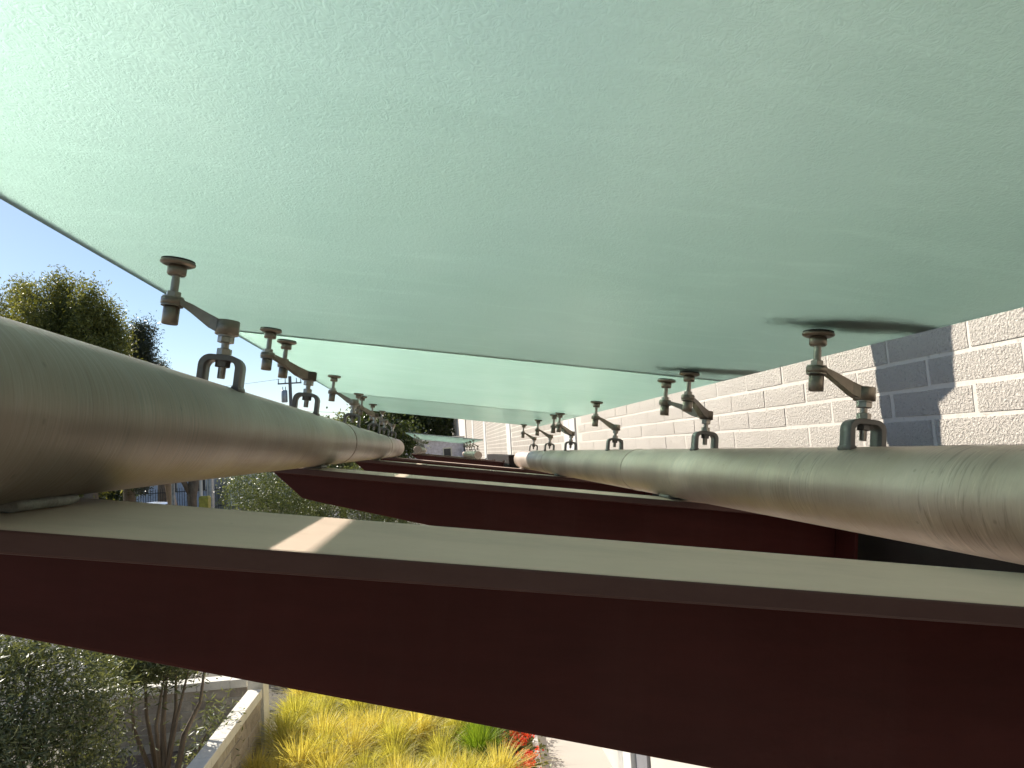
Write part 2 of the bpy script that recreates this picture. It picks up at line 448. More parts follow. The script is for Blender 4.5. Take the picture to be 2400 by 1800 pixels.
while Z0 + k*BH < 7.4:
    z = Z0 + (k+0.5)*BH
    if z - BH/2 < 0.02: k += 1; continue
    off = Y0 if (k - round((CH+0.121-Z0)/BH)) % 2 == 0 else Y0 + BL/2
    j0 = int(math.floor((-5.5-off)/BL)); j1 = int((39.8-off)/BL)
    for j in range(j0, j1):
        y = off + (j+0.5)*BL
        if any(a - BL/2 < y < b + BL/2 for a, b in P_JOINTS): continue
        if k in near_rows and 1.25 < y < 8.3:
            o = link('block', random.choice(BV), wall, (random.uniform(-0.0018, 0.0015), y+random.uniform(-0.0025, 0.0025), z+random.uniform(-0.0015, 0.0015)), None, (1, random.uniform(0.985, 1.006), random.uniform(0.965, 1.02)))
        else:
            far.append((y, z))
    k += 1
# the remaining blocks, still real pieces, joined
far = np.array(far)
l, h = BL-JT, BH-JT
base = np.array([(0.005,-l/2,-h/2),(0.005,l/2,-h/2),(0.005,l/2,h/2),(0.005,-l/2,h/2),
                 (-0.004,-l/2+.004,-h/2+.004),(-0.004,l/2-.004,-h/2+.004),(-0.004,l/2-.004,h/2-.004),(-0.004,-l/2+.004,h/2-.004)])
V = (base[None] + np.concatenate([np.zeros((len(far),1)), far], 1)[:,None,:]).reshape(-1,3)
Fq = np.array([(4,7,6,5),(0,4,5,1),(1,5,6,2),(2,6,7,3),(3,7,4,0)])
Q = (Fq[None] + 8*np.arange(len(far))[:,None,None]).reshape(-1,4)
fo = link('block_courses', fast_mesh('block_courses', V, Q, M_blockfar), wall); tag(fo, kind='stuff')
for a, b in P_JOINTS:
    g = MB()
    mid = (a+b)/2
    g.box(-0.022, 0.006, a+0.02, mid-0.012, 0, 7.5); g.box(-0.022, 0.006, mid+0.012, b-0.02, 0, 7.5)
    g.build('pilaster_strip', M_white, wall, bevel=0.004)
q = MB(); q.box(-0.016, -0.0035, 7.20, 30.0, 0, 1.25); q.box(-0.016, -0.0035, -6, 6.12, 0, 1.25); q.build('plinth', M_stucco, wall, bevel=0.003)
e = MB(); e.box(-0.06, 0.30, 40.02, 72, 0, 7.5); e.build('end_bay', M_stucco, wall)
c = MB(); c.box(-0.05, 0.36, -6, 72.1, 7.51, 7.62); c.build('coping', M_white, wall)

# dark plate at the near end and an added shadow caster above the canopy (its shadow lies on the wall)
pl = MB().box(-0.02, 0.0, 1.60, 1.805, CH+0.262, CH+1.1)
o = pl.build('wall_plate', M_dark, None, bevel=0.004); o.location = (WX-0.008, 0, 0)
tag(o, 'black metal plate fixed to the block wall at the right edge', 'wall plate')

# ------------------------------------------------------------------ canopy
R_P = 0.084
U_L, U_R = -0.4025, 0.832
N_B = -0.090           # top of beams
N_G = 0.305            # underside of glass
G_L, G_R = -0.661, 0.884

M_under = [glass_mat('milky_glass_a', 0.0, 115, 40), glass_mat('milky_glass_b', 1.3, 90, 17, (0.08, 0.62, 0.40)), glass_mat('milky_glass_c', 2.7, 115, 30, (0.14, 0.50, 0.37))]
def glass_panel(y0, y1, mat, label, group):
    root = empty('glass_panel', can(0, y0, N_G), CROT)
    tag(root, label, 'glass panel', group)
    L = y1 - y0
    m = MB()
    m.v = [(G_L,0,0),(G_R,0,0),(G_R,L,0),(G_L,L,0),(G_L,0,GT),(G_R,0,GT),(G_R,L,GT),(G_L,L,GT)]
    m.face((3,2,1,0), False, 0); m.face((4,5,6,7), False, 1)
    for q in ((0,1,5,4),(1,2,6,5),(2,3,7,6),(3,0,4,7)): m.face(q, False, 2)
    m.m = [0]*6; m.build('pane', mat, root)
    return root
def seal(root, y, L):
    m = MB(); m.box(G_L+0.004, G_R-0.004, L+0.001, L+0.011, 0.003, 0.013)
    m.build('joint_seal', simple('grey_silicone', (0.30, 0.27, 0.25), 0.6), root)
    return root

# --- spider fitting, local frame: origin on top of the pipe; x = u, y = along, z = n
HEX = lambda m, x, y, z0, z1, w, ph=0.3: m.cyl((x,y,z0), (x,y,z1), w/2/math.cos(math.pi/6), n=6, smooth=False, phase=ph, bev=0.0012)
def clevis_mesh():
    # flat strap bent to an upside-down U, 42 mm deep along the pipe
    W, H, t, r = 0.037, 0.054, 0.0095, 0.021
    out, inn = [], []
    def arc(cx, cz, rad, a0, a1, n=7):
        return [(cx+rad*math.cos(a0+(a1-a0)*i/n), cz+rad*math.sin(a0+(a1-a0)*i/n)) for i in range(n+1)]
    out = [(-W, -0.022)] + arc(-W+r, H-r, r, math.pi, math.pi/2) + arc(W-r, H-r, r, math.pi/2, 0) + [(W, -0.022)]
    ri = r - t*0.8
    inn = [(-W+t, -0.022)] + arc(-W+t+ri, H-t-ri, ri, math.pi, math.pi/2) + arc(W-t-ri, H-t-ri, ri, math.pi/2, 0) + [(W-t, -0.022)]
    d = 0.0195
    m = MB(); n = len(out)
    i0 = len(m.v)
    for y in (-d, d):
        m.v += [(a, y, b) for a, b in out]; m.v += [(a, y, b) for a, b in inn]
    O0, I0, O1, I1 = i0, i0+n, i0+2*n, i0+3*n
    for k in range(n-1):
        m.face((O0+k, O0+k+1, I0+k+1, I0+k)); m.face((O1+k, I1+k, I1+k+1, O1+k+1))
        m.face((O0+k, O1+k, O1+k+1, O0+k+1), True); m.face((I0+k, I0+k+1, I1+k+1, I1+k), True)
    # weld fillets at the feet
    for s in (-1, 1):
        m.tube([(s*(W-t/2), -d-0.003, -0.003-0.003), (s*(W-t/2), 0, -0.004), (s*(W-t/2), d+0.003, -0.006)], 0.0075, 8)
    return m.mesh('clevis', M_clevis)
def arm_mesh(dx, dy, z0, z1):
    """cast arm: tall boss on the bolt, tapering up to a flat ring"""
    m = MB()
    m.cyl((0,0,z0-0.0135), (0,0,z0+0.0135), 0.0208, n=28, bev=0.0012)
    m.cyl((dx,dy,z1-0.0062), (dx,dy,z1+0.0062), 0.0200, n=28, bev=0.001)
    d = Vector((dx,dy,0)); Lh = d.length; d.normalize(); s = Vector((-d.y, d.x, 0))
    secs = [(0.010, z0, 0.0125, 0.0145), (0.30*Lh, z0+0.22*(z1-z0), 0.0125, 0.0108), (0.62*Lh, z0+0.70*(z1-z0), 0.0085, 0.0095), (Lh-0.016, z1-0.0006, 0.0052, 0.0105)]
    ids = []
    for t, zc, hh, w in secs:
        i = len(m.v); ids.append(i)
        c = d*t
        for a, b in ((-1,-1),(1,-1),(1,1),(-1,1)):
            p = c + s*(a*w); m.v.append((p.x, p.y, zc + b*hh))
    for q in range(len(ids)-1):
        for k in range(4):
            k2 = (k+1) % 4
            m.face((ids[q]+k, ids[q]+k2, ids[q+1]+k2, ids[q+1]+k))
    m.face([ids[0]+k for k in (3,2,1,0)]); m.face([ids[-1]+k for k in range(4)])
    return m.mesh('arm', M_steel)
ZB, ZR, DX, DY = 0.1055, 0.1440, -0.102, 0.108
ZGL = N_G - R_P                      # glass underside above pipe top
ME_clevis = clevis_mesh()
ME_arm = {0: arm_mesh(DX, 0, ZB, ZR), -1: arm_mesh(DX, -DY, ZB, ZR), 1: arm_mesh(DX, DY, ZB, ZR)}
m = MB(); m.cyl((0,0,0.012), (0,0,0.094), 0.0066, n=14)
for i in range(14): m.cyl((0,0,0.014+i*0.0022), (0,0,0.0151+i*0.0022), 0.0072, n=14)
for i in range(5): m.cyl((0,0,0.068+i*0.0022), (0,0,0.0691+i*0.0022), 0.0072, n=14)
ME_bolt = m.mesh('bolt', M_bolt)
m = MB(); HEX(m, 0, 0, 0.0325, 0.0440, 0.023, 0.1); m.cyl((0,0,0.0415), (0,0,0.0445), 0.0135, n=20); ME_nutlow = m.mesh('nut', M_clevis)
m = MB(); HEX(m, 0, 0, 0.0545, 0.0670, 0.023, 0.5); ME_nutmid = m.mesh('nut', M_bolt)
m = MB(); HEX(m, 0, 0, 0.0775, 0.0890, 0.025, 0.25); m.cyl((0,0,0.0888), (0,0,0.0922), 0.0146, n=20); ME_nuttop = m.mesh('nut', M_bolt)
def rotule():
    """the stud, cap nut, socket and disc that carry the glass at (0,0), ring at ZR"""
    parts = {}
    m = MB(); m.cyl((0,0,ZR-0.010), (0,0,ZGL-0.016), 0.0068, n=14)
    for i in range(10): m.cyl((0,0,ZR+0.018+i*0.0022), (0,0,ZR+0.0191+i*0.0022), 0.0074, n=14)
    parts['stud'] = m.mesh('stud', M_bolt)
    m = MB(); m.cyl((0,0,ZR-0.0425), (0,0,ZR-0.0105), 0.0142, n=24, bev=0.0014); m.cyl((0,0,ZR-0.0095), (0,0,ZR-0.0066), 0.0190, n=24); parts['cap_nut'] = m.mesh('cap_nut', M_steel)
    m = MB(); HEX(m, 0, 0, ZR+0.0082, ZR+0.0180, 0.0225, 0.0); m.cyl((0,0,ZR+0.0065), (0,0,ZR+0.0085), 0.0185, n=24); parts['nut'] = m.mesh('nut', M_bolt)
    m = MB(); m.cyl((0,0,ZGL-0.0290), (0,0,ZGL-0.0105), 0.0166, n=28, bev=0.0025); parts['socket'] = m.mesh('socket', M_steel)
    m = MB(); m.cyl((0,0,ZGL-0.0085), (0,0,ZGL-0.0032), 0.0305, n=40, bev=0.0013); m.cyl((0,0,ZGL-0.0108), (0,0,ZGL-0.0080), 0.0245, 0.0290, n=40); parts['disc'] = m.mesh('disc', M_steel)
    m = MB(); m.cyl((0,0,ZGL-0.0034), (0,0,ZGL-0.0002), 0.0290, n=32); parts['gasket'] = m.mesh('gasket', M_rubber)
    return parts
ROT = rotule()
def fitting(u, y, arms, label, group):
    root = empty('spider_fitting', can(u, y, R_P), CROT)
    tag(root, label, 'glass fitting', group)
    link('clevis', ME_clevis, root); link('bolt', ME_bolt, root)
    link('nut', ME_nutlow, root); link('nut', ME_nutmid, root); link('nut', ME_nuttop, root)
    for a in arms:
        ar = link('arm', ME_arm[a], root)
        for k in ('stud', 'cap_nut', 'nut'):
            link(k, ROT[k], ar, (DX, a*DY, 0))
        dk = link('disc', ROT['disc'], root, (DX, a*DY, 0))
        link('socket', ROT['socket'], dk); link('gasket', ROT['gasket'], dk)
    return root
def pipe(u, y0, y1, label, group, saddles, mat):
    root = empty('steel_pipe', can(u, y0, 0), CROT)
    tag(root, label, 'pipe', group)
    L = y1 - y0
    m = MB(); n = 72; nl = max(2, int(L/0.5))
    rows = []
    for i in range(nl+1):
        b = len(m.v); rows.append(b)
        for k in range(n):
            a = 2*math.pi*k/n; m.v.append((R_P*math.cos(a), L*i/nl, R_P*math.sin(a)))
    for i in range(nl):
        for k in range(n):
            k2 = (k+1) % n; m.face((rows[i]+k, rows[i+1]+k, rows[i+1]+k2, rows[i]+k2), True)
    m.build('tube', mat, root)
    for ys in (2.86, 5.12):
        if y0 < ys < y1:
            t = MB(); nn = 48
            t.tube([(0.0842*math.cos(2*math.pi*i/nn), ys-y0+random.uniform(-0.0008, 0.0008), 0.0842*math.sin(2*math.pi*i/nn)) for i in range(nn+1)], [0.0022+random.uniform(-0.0005, 0.0005) for i in range(nn+1)], 6)
            t.build('weld_seam', mat, root)
    for s, yy in ((-1, 0.0), (1, L)):
        c = MB(); c.cyl((0, yy-0.002*(s<0), 0), (0, yy+0.014*s+0.002*(s<0), 0), R_P*0.999, R_P*0.90, n=48)
        c.build('end_cap', mat, root)
    for ys in saddles:
        d = MB()
        d.prism([(-0.030,N_B+0.001),(0.030,N_B+0.001),(0.026,-0.078),(-0.026,-0.078)], ys-y0-0.055, ys-y0+0.055)
        d.build('saddle', M_weld, root, bevel=0.002)
        for sx in (-1, 1):
            w = MB()
            w.tube([(sx*0.030, ys-y0-0.055+0.011*i, -0.083+random.uniform(-0.001, 0.001)) for i in range(11)], [0.0055+random.uniform(-0.001, 0.001) for i in range(11)], 8)
            w.build('weld', M_weld, root)
    return root
M_weld = simple('painted_weld', (0.27, 0.26, 0.235), 0.55, 0.2, 0.25, 40.0, 0.4, 90.0)
U_END = 1.405
def beam(yc, label, group, wid=0.285):
    root = empty('steel_beam', can(0, yc, N_B), CROT)
    tag(root, label, 'beam', group)
    u0 = -0.535
    f = MB(); f.box(u0, U_END, -wid/2, wid/2, -0.0195, 0.0)
    f.build('top_flange', M_flange, root, bevel=0.0025)
    w = MB()
    poly = [(u0+0.01, -0.0195), (u0+0.115, -0.098), (u0+0.16, -0.106), (U_END, -0.106-0.127*(U_END-u0-0.16)), (U_END, -0.0195)]
    w.prism(poly, -0.048, 0.048)
    w.build('web', M_beam, root, bevel=0.004)
    for sy in (-1, 1):
        wb = MB()
        npt = 40
        wb.tube([(u0+0.02+(U_END-u0-0.04)*i/npt, sy*0.0495, -0.0215+random.uniform(-0.0006, 0.0006)) for i in range(npt+1)], [0.0052+random.uniform(-0.0008, 0.0008) for i in range(npt+1)], 6)
        wb.build('weld_bead', M_beam, root)
    p = MB(); p.box(U_END+0.001, U_END+0.013, -0.16, 0.16, -0.30, 0.035)
    p.build('end_plate', M_beam, root, bevel=0.002)
    return root

def channel(y0, y1, label):
    """steel channel on the wall that carries the beam ends"""
    root = empty('wall_channel', (WX, y0, CH)); tag(root, label, 'channel', 'wall channels')
    L = y1-y0
    MB().box(-0.20, -0.188, 0, L, -0.66, -0.165).build('web', M_chan, root, bevel=0.002)
    MB().box(-0.1875, -0.008, 0, L, -0.182, -0.165).build('top_flange', M_chan, root, bevel=0.002)
    MB().box(-0.1875, -0.008, 0, L, -0.66, -0.643).build('bottom_flange', M_chan, root, bevel=0.002)
    for yy in (0, L): MB().box(-0.187, -0.008, yy-0.006, yy+0.006, -0.642, -0.183).build('end_plate', M_chan, root)
    return root
channel(-3.0, 6.9, 'dark maroon steel channel along the block wall under the right pipe')
channel(14.9, 21.4, 'dark steel channel on the wall at the far canopy')
def canopy(y_pipe0, y_pipe1, beams, panels, fits, far):
    where = 'of the far canopy' if far else ''
    for i, (yc, lab) in enumerate(beams): beam(yc, lab, 'far canopy beams' if far else 'canopy beams')
    by = [b[0] for b in beams]
    pipe(U_L, y_pipe0, y_pipe1, 'silver steel pipe on the street side of the far canopy' if far else 'thick steel pipe along the left side, coloured darker for shade, above the beams', 'far canopy pipes' if far else 'canopy pipes', by, M_pipe_shaded)
    pipe(U_R, y_pipe0, y_pipe1, 'silver steel pipe on the wall side of the far canopy' if far else 'thick silver steel pipe along the right side, beside the block wall', 'far canopy pipes' if far else 'canopy pipes', by, M_pipe)
    for i, (y0, y1, mi, lab) in enumerate(panels):
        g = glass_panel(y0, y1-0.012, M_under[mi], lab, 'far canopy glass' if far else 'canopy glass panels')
        if i < len(panels)-1: seal(g, y0, y1-0.012-y0)
    for yf, arms, lab in fits:
        for u, side in ((U_L, 'left'), (U_R, 'right')):
            fitting(u, yf, arms, lab.replace('SIDE', side), 'far canopy fittings' if far else 'spider fittings')

canopy(-3.0, 6.95,
       [(0.742, 'nearest maroon steel beam, its dusty top crossing the whole picture'),
        (2.43, 'second maroon beam from the front, under the glass joint'),
        (4.72, 'third beam from the front, narrow band between the pipes'),
        (6.72, 'last beam of the near canopy, under the pipe ends'),
        (-1.15, 'maroon beam behind the viewer, under the near canopy')],
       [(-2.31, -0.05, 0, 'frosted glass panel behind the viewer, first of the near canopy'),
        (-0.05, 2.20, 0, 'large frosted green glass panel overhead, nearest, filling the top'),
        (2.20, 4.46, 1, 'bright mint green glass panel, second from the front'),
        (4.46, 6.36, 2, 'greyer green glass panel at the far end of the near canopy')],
       [(1.33, (0,), 'single-arm steel spider fitting on the SIDE pipe, nearest'),
        (2.17, (-1, 1), 'two-armed steel spider fitting on the SIDE pipe at the nearest glass joint'),
        (3.32, (0,), 'single-arm spider fitting on the SIDE pipe, third from the front'),
        (4.45, (-1, 1), 'two-armed spider fitting on the SIDE pipe at the second glass joint'),
        (5.30, (0,), 'single-arm spider fitting on the SIDE pipe, fifth from the front'),
        (6.20, (0,), 'last small spider fitting on the SIDE pipe, at the pipe end')], False)
canopy(14.6, 21.5,
       [(15.1, 'dark nearest beam of the small far canopy'), (17.6, 'second beam of the far canopy'), (20.6, 'rear beam of the far canopy')],
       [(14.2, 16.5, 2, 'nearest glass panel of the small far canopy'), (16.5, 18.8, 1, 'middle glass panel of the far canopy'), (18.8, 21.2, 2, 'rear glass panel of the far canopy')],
       [(15.0, (0,), 'tiny spider fitting on the far canopy, SIDE pipe, nearest'),
        (16.5, (-1, 1), 'tiny two-armed fitting on the far canopy, SIDE pipe, first joint'),
        (17.7, (0,), 'tiny fitting on the far canopy, SIDE pipe, between the joints'),
        (18.8, (-1, 1), 'tiny two-armed fitting on the far canopy, SIDE pipe, rear joint'),
        (20.4, (0,), 'tiny fitting on the far canopy, SIDE pipe, rear end')], True)

# loose leaves added on the glass to shade it above the right fittings
M_shade_leaves = leaf_mat('dead_shade_leaves', (0.035, 0.022, 0.012), (0.10, 0.065, 0.03), 0.05, 0.7)
def litter(y, label, seed, n):
    r = np.random.default_rng(seed)
    root = empty('shade_leaves', can(0.775, y, N_G+GT), CROT); tag(root, label, 'added leaves', 'shading leaves on the glass')
    x = np.clip(r.normal(0, 0.075, n), -0.16, 0.10); yy = r.normal(0, 0.030, n)*(1-np.abs(x)*2.0) - 0.25*x
    c = np.stack([x, yy, 0.004+np.abs(r.normal(0, 0.004, n))], 1)
    d = r.normal(0, 1, (n,3)); d[:,2] *= 0.1; d /= np.linalg.norm(d, axis=1, keepdims=True)
    w = np.stack([-d[:,1], d[:,0], r.normal(0, 0.12, n)], 1)
    L = 0.040*r.uniform(0.6, 1.3, (n,1)); W = L*0.18
    V = np.stack([c-d*L*0.5, c+w*W, c+d*L*0.5, c-w*W], 1).reshape(-1,3); V[:,2] = np.maximum(V[:,2], 0.0015)
    me = fast_mesh('leaves', V, np.arange(4*n).reshape(-1,4), M_shade_leaves)
    link('leaves', me, root)
litter(1.27, 'added dark leaves shading the glass above the nearest right fitting', 5, 270)
litter(2.02, 'added dark leaves shading the glass above the second right fitting', 6, 270)
# lamp-shaped blocker added out of view above the canopy to cast the wall shadow
caster = empty('shadow_caster', (WX, 2.87, CH+0.45))
tag(caster, 'added dark shape above the glass, out of view, that shades the wall', 'shadow caster')
S0 = 0.62
b = MB(); b.cyl((-0.548, 0, 0.27), (-0.548, 0, 0.80), 0.150, 0.185, n=8, smooth=False); b.build('caster_body', M_dark, caster)
b = MB(); b.cyl((-0.548, 0, 0.80), (-0.548, 0, 0.90), 0.21, 0.05, n=8, smooth=False); b.build('caster_cap', M_dark, caster)
b = MB(); b.cyl((-0.548, 0.035, -0.05), (-0.548, 0.03, 0.27), 0.105, 0.122, n=8, smooth=False); b.build('caster_tail', M_dark, caster)
b = MB(); b.tube([(0, 0, 0.75), (-0.25, 0, 0.98), (-0.548, 0, 0.96), (-0.548, 0, 0.88)], 0.018, 8); b.box(-0.02, 0.0, -0.06, 0.06, 0.62, 0.88); b.build('bracket', M_dark, caster)

# ------------------------------------------------------------------ garden below
def wall_low(x0, x1, y0, y1, ztop, axis, label):
    root = empty('garden_wall', (0,0,0)); tag(root, label, 'garden wall')
    cap = 0.10
    m = MB(); m.box(x0+0.012, x1-0.012, y0+0.012, y1-0.012, 0, ztop-cap); m.build('core', M_gmort, root)
    # stone courses on both long faces, one by one
    L = (y1-y0) if axis == 'y' else (x1-x0)
    hh = (ztop-cap)
    nrow = 6; rh = hh/nrow
    for side in (0, 1):
        for r in range(nrow):
            pos = -random.uniform(0, 0.25)
            while pos < L:
                w = random.uniform(0.28, 0.46)
                a = max(0.0, pos); bq = min(L, pos+w)
                if bq - a > 0.06:
                    mi = random.randrange(3)
                    pr = random.uniform(0.004, 0.012)
                    s = MB()
                    if axis == 'y':
                        xa, xb = (x0+0.013-pr, x0+0.03) if side == 0 else (x1-0.03, x1-0.013+pr)
                        s.box(xa, xb, y0+a+0.005, y0+bq-0.005, r*rh+0.005, (r+1)*rh-0.005)
                    else:
                        ya, yb = (y0+0.013-pr, y0+0.03) if side == 0 else (y1-0.03, y1-0.013+pr)
                        s.box(x0+a+0.005, x0+bq-0.005, ya, yb, r*rh+0.005, (r+1)*rh-0.005)
                    s.build('stone', M_gst[mi], root, bevel=0.004)
                pos += w
    # cap stones
    pos = 0.0
    while pos < L - 0.02:
        w = min(random.uniform(0.36, 0.44), L-pos)
        s = MB()
        if axis == 'y': s.box(x0-0.012, x1+0.012, y0+pos+0.002, y0+pos+w-0.002, ztop-cap, ztop+random.uniform(-0.002, 0.002))
        else: s.box(x0+pos+0.002, x0+pos+w-0.002, y0-0.012, y1+0.012, ztop-cap, ztop+random.uniform(-0.002, 0.002))
        s.build('cap_stone', M_cap, root, bevel=0.005)
        pos += w
    return root
M_cap = simple('pale_cap_stone', (0.70, 0.67, 0.60), 0.85, 0, 0.10, 5.0, 0.3, 60.0)
M_gmort = simple('garden_mortar', (0.40, 0.37, 0.32), 0.9, 0, 0.1, 8.0)
M_gst = [simple('garden_stone_a', (0.36, 0.31, 0.25), 0.9, 0, 0.2, 9.0, 0.8, 40.0), simple('garden_stone_b', (0.30, 0.26, 0.215), 0.9, 0, 0.2, 9.0, 0.8, 40.0), simple('garden_stone_c', (0.42, 0.375, 0.31), 0.9, 0, 0.2, 9.0, 0.8, 40.0)]
CAPZ = CH - 2.62
wall_low(-2.30, -2.165, 4.2, 8.80, CAPZ, 'y', 'low garden wall with sunlit pale cap beside the yellow grass')
wall_low(-4.6, -2.44, 9.26, 9.45, CAPZ, 'x', 'shaded stone garden wall behind the olive shrub')
pp = empty('gate_post', (-2.24, 8.98, 0)); tag(pp, 'pale square post at the corner of the garden walls', 'post')
b = MB().box(-0.09, 0.09, -0.13, 0.13, 0, CAPZ+0.14); b.build('shaft', M_cap, pp, bevel=0.006)
b = MB().box(-0.105, 0.105, -0.145, 0.145, CAPZ+0.141, CAPZ+0.19); b.build('cap', M_cap, pp, bevel=0.006)

# thin white edging between bed and walkway
ed = empty('bed_edging', (0.915, 8.0, 0), (0, 0, math.radians(-4.7))); tag(ed, 'thin white concrete edging between the red flowers and the pale walkway', 'edging')
for i in range(-3, 4):
    MB().box(-0.032, 0.032, i*0.9-0.448, i*0.9+0.448, 0, 0.105+random.uniform(-0.002, 0.002)).build('edging_stone', M_white, ed, bevel=0.006)
dr = empty('wall_door', (WX, 6.7, 0)); tag(dr, 'white and grey door frame at the foot of the block wall', 'door')
MB().box(-0.050, -0.008, 0.22, 0.52, 0, 2.2).build('frame_lining', simple('light_grey_paint', (0.42, 0.42, 0.40), 0.5), dr, bevel=0.004)
MB().box(-0.060, -0.008, 0.14, 0.218, 0, 2.2).build('weather_strip', simple('terracotta_strip', (0.40, 0.19, 0.12), 0.6), dr, bevel=0.003)
MB().box(-0.085, -0.008, -0.16, 0.138, 0, 2.2).build('jamb', M_white, dr, bevel=0.01)
MB().box(-0.040, -0.008, -0.55, -0.162, 0, 2.2).build('door_leaf', M_greyp, dr, bevel=0.004)
# feather grass
def grass_mesh(seed, nb, hgt, spread, mat):
    r = np.random.default_rng(seed)
    th = r.uniform(0, 2*np.pi, nb); rad = np.abs(r.normal(0, 0.045, nb))
    bx = rad*np.cos(th); by = rad*np.sin(th)
    lean = th + r.normal(0, 0.5, nb) ; out = np.abs(r.normal(0.45, 0.28, nb))*spread
    lean_w = -0.9
    hh = hgt*r.uniform(0.55, 1.0, nb)
    ts = np.array([0, 0.3, 0.6, 0.85, 1.0]); wd = np.array([0.0032, 0.0030, 0.0024, 0.0018, 0.0005])
    side = r.uniform(0, 2*np.pi, nb)
    Vv = np.zeros((nb, 10, 3))
    for i, (t, w) in enumerate(zip(ts, wd)):
        k = t**2.0
        x = bx + np.cos(lean)*out*k*hh + 0.10*k*hh*np.cos(lean_w); y = by + np.sin(lean)*out*k*hh + 0.10*k*hh*np.sin(lean_w)
        z = hh*(t - 0.42*k*np.minimum(out, 1.0)*t)
        Vv[:, 2*i] = np.stack([x+w*np.cos(side), y+w*np.sin(side), z], 1)
        Vv[:, 2*i+1] = np.stack([x-w*np.cos(side), y-w*np.sin(side), z], 1)
    q = np.array([(2*i, 2*i+1, 2*i+3, 2*i+2) for i in range(4)])
    Q = (q[None] + 10*np.arange(nb)[:,None,None]).reshape(-1,4)
    return fast_mesh('blades', Vv.reshape(-1,3), Q, mat)
M_grass = [leaf_mat('golden_feather_grass', (0.46, 0.41, 0.10), (0.76, 0.70, 0.29), 0.45, 0.5), leaf_mat('olive_feather_grass', (0.34, 0.34, 0.07), (0.64, 0.62, 0.21), 0.45, 0.5)]
M_grassg = leaf_mat('fresh_green_grass', (0.12, 0.22, 0.02), (0.26, 0.36, 0.05), 0.45, 0.5)
GV = [grass_mesh(40+s, 620, 0.62, 1.05, M_grass[s % 2]) for s in range(6)]
GVg = grass_mesh(77, 700, 0.62, 0.8, M_grassg)
cl_n = 0
placed = []
for tries in range(4000):
    x = random.uniform(-2.02, 0.45); y = random.uniform(6.3, 13.5)
    if any((x-a)**2 + (y-b)**2 < 0.30**2 for a, b in placed): continue
    placed.append((x, y))
placed.sort(key=lambda p: p[1])
for x, y in placed[:200]:
    green = (abs(x-0.36) < 0.16 and 7.7 < y < 8.6)
    root = empty('feather_grass', (x, y, 0), (0, 0, random.uniform(0, 6.28)))
    root.rotation_euler = (0, 0, random.uniform(-0.6, 0.6))
    s = random.uniform(0.72, 1.05); root.scale = (s*1.05, s*1.05, s)
    if green: tag(root, 'fresh green grass clump next to the red flowers', 'grass clump', 'green grass clumps')
    else: tag(root, 'golden feather grass clump in the planting bed', 'grass clump', 'feather grass clumps')
    link('blades', GVg if green else random.choice(GV), root)

# red flowers by the walkway
M_red = leaf_mat('red_petals', (0.62, 0.035, 0.02), (0.80, 0.12, 0.04), 0.25, 0.5)
M_succ = leaf_mat('succulent_leaves', (0.10, 0.14, 0.05), (0.24, 0.24, 0.10), 0.2, 0.4)
def leaf_quads(centers, size, aspect, r, droop=0.0, up=0.0, dirs=None):
    n = len(centers)
    d = r.normal(0, 1, (n,3)) if dirs is None else dirs + r.normal(0, 0.35, (n,3))
    d[:,2] = d[:,2]*(0.8) - droop + up
    d /= np.linalg.norm(d, axis=1, keepdims=True)
    a = r.normal(0, 1, (n,3)); w = np.cross(d, a); w /= np.linalg.norm(w, axis=1, keepdims=True)
    L = size*r.uniform(0.6, 1.25, (n,1)); W = L*aspect*0.5
    V = np.stack([centers - d*L*0.5, centers + w*W, centers + d*L*0.5, centers - w*W], 1)
    return V.reshape(-1,3), np.arange(4*n).reshape(-1,4)
def flower_mesh(seed):
    r = np.random.default_rng(seed)
    c = r.normal(0, 1, (160,3))*np.array([0.09,0.09,0.05]) + np.array([0,0,0.10])
    v1, q1 = leaf_quads(c, 0.06, 0.6, r, up=0.5)
    heads = r.normal(0, 1, (9,3))*np.array([0.09,0.09,0.015]) + np.array([0,0,0.24])
    pc = (heads[:,None,:] + r.normal(0, 1, (9,26,3))*np.array([0.024,0.024,0.012])).reshape(-1,3)
    v2, q2 = leaf_quads(pc, 0.026, 0.8, r, up=0.4)
    return fast_mesh('leaves', v1, q1, M_succ), fast_mesh('petals', v2, q2, M_red)
FV = [flower_mesh(s) for s in (1, 2, 3)]
fl = []
for tries in range(600):
    y = random.uniform(6.9, 9.6); x = 0.915 + (y-8.0)*0.082 - random.uniform(0.08, 0.26)
    if any((x-a)**2+(y-b)**2 < 0.20**2 for a, b in fl): continue
    fl.append((x, y))
for x, y in fl:
    root = empty('red_flower_plant', (x, y, 0), (0, 0, random.uniform(0, 6.28)))
    tag(root, 'small succulent with red flowers beside the walkway', 'flower', 'red flowers by the walkway')
    a, b = random.choice(FV)
    link('leaves', a, root); link('petals', b, root)

# ------------------------------------------------------------------ trees and shrubs
M_bark = simple('grey_brown_bark', (0.17, 0.135, 0.10), 0.9, 0, 0.35, 12.0, 0.8, 40.0, stretch=(1,1,0.3))
M_barkt = simple('tan_smooth_bark', (0.42, 0.31, 0.22), 0.8, 0, 0.25, 5.0, 0.4, 20.0, stretch=(1,1,0.3))
def blobs_points(blobs, n, r, shell=0.55):
    vol = np.array([b[1][0]*b[1][1]*b[1][2] for b in blobs]); pr = vol/vol.sum()
    idx = r.choice(len(blobs), n, p=pr)
    c = np.array([b[0] for b in blobs])[idx]; s = np.array([b[1] for b in blobs])[idx]
    d = r.normal(0, 1, (n,3)); d /= np.linalg.norm(d, axis=1, keepdims=True)
    rr = shell + (1-shell)*r.uniform(0, 1, (n,1))**0.6
    rr *= r.uniform(0.75, 1.12, (n,1))
    return c + d*s*rr, d
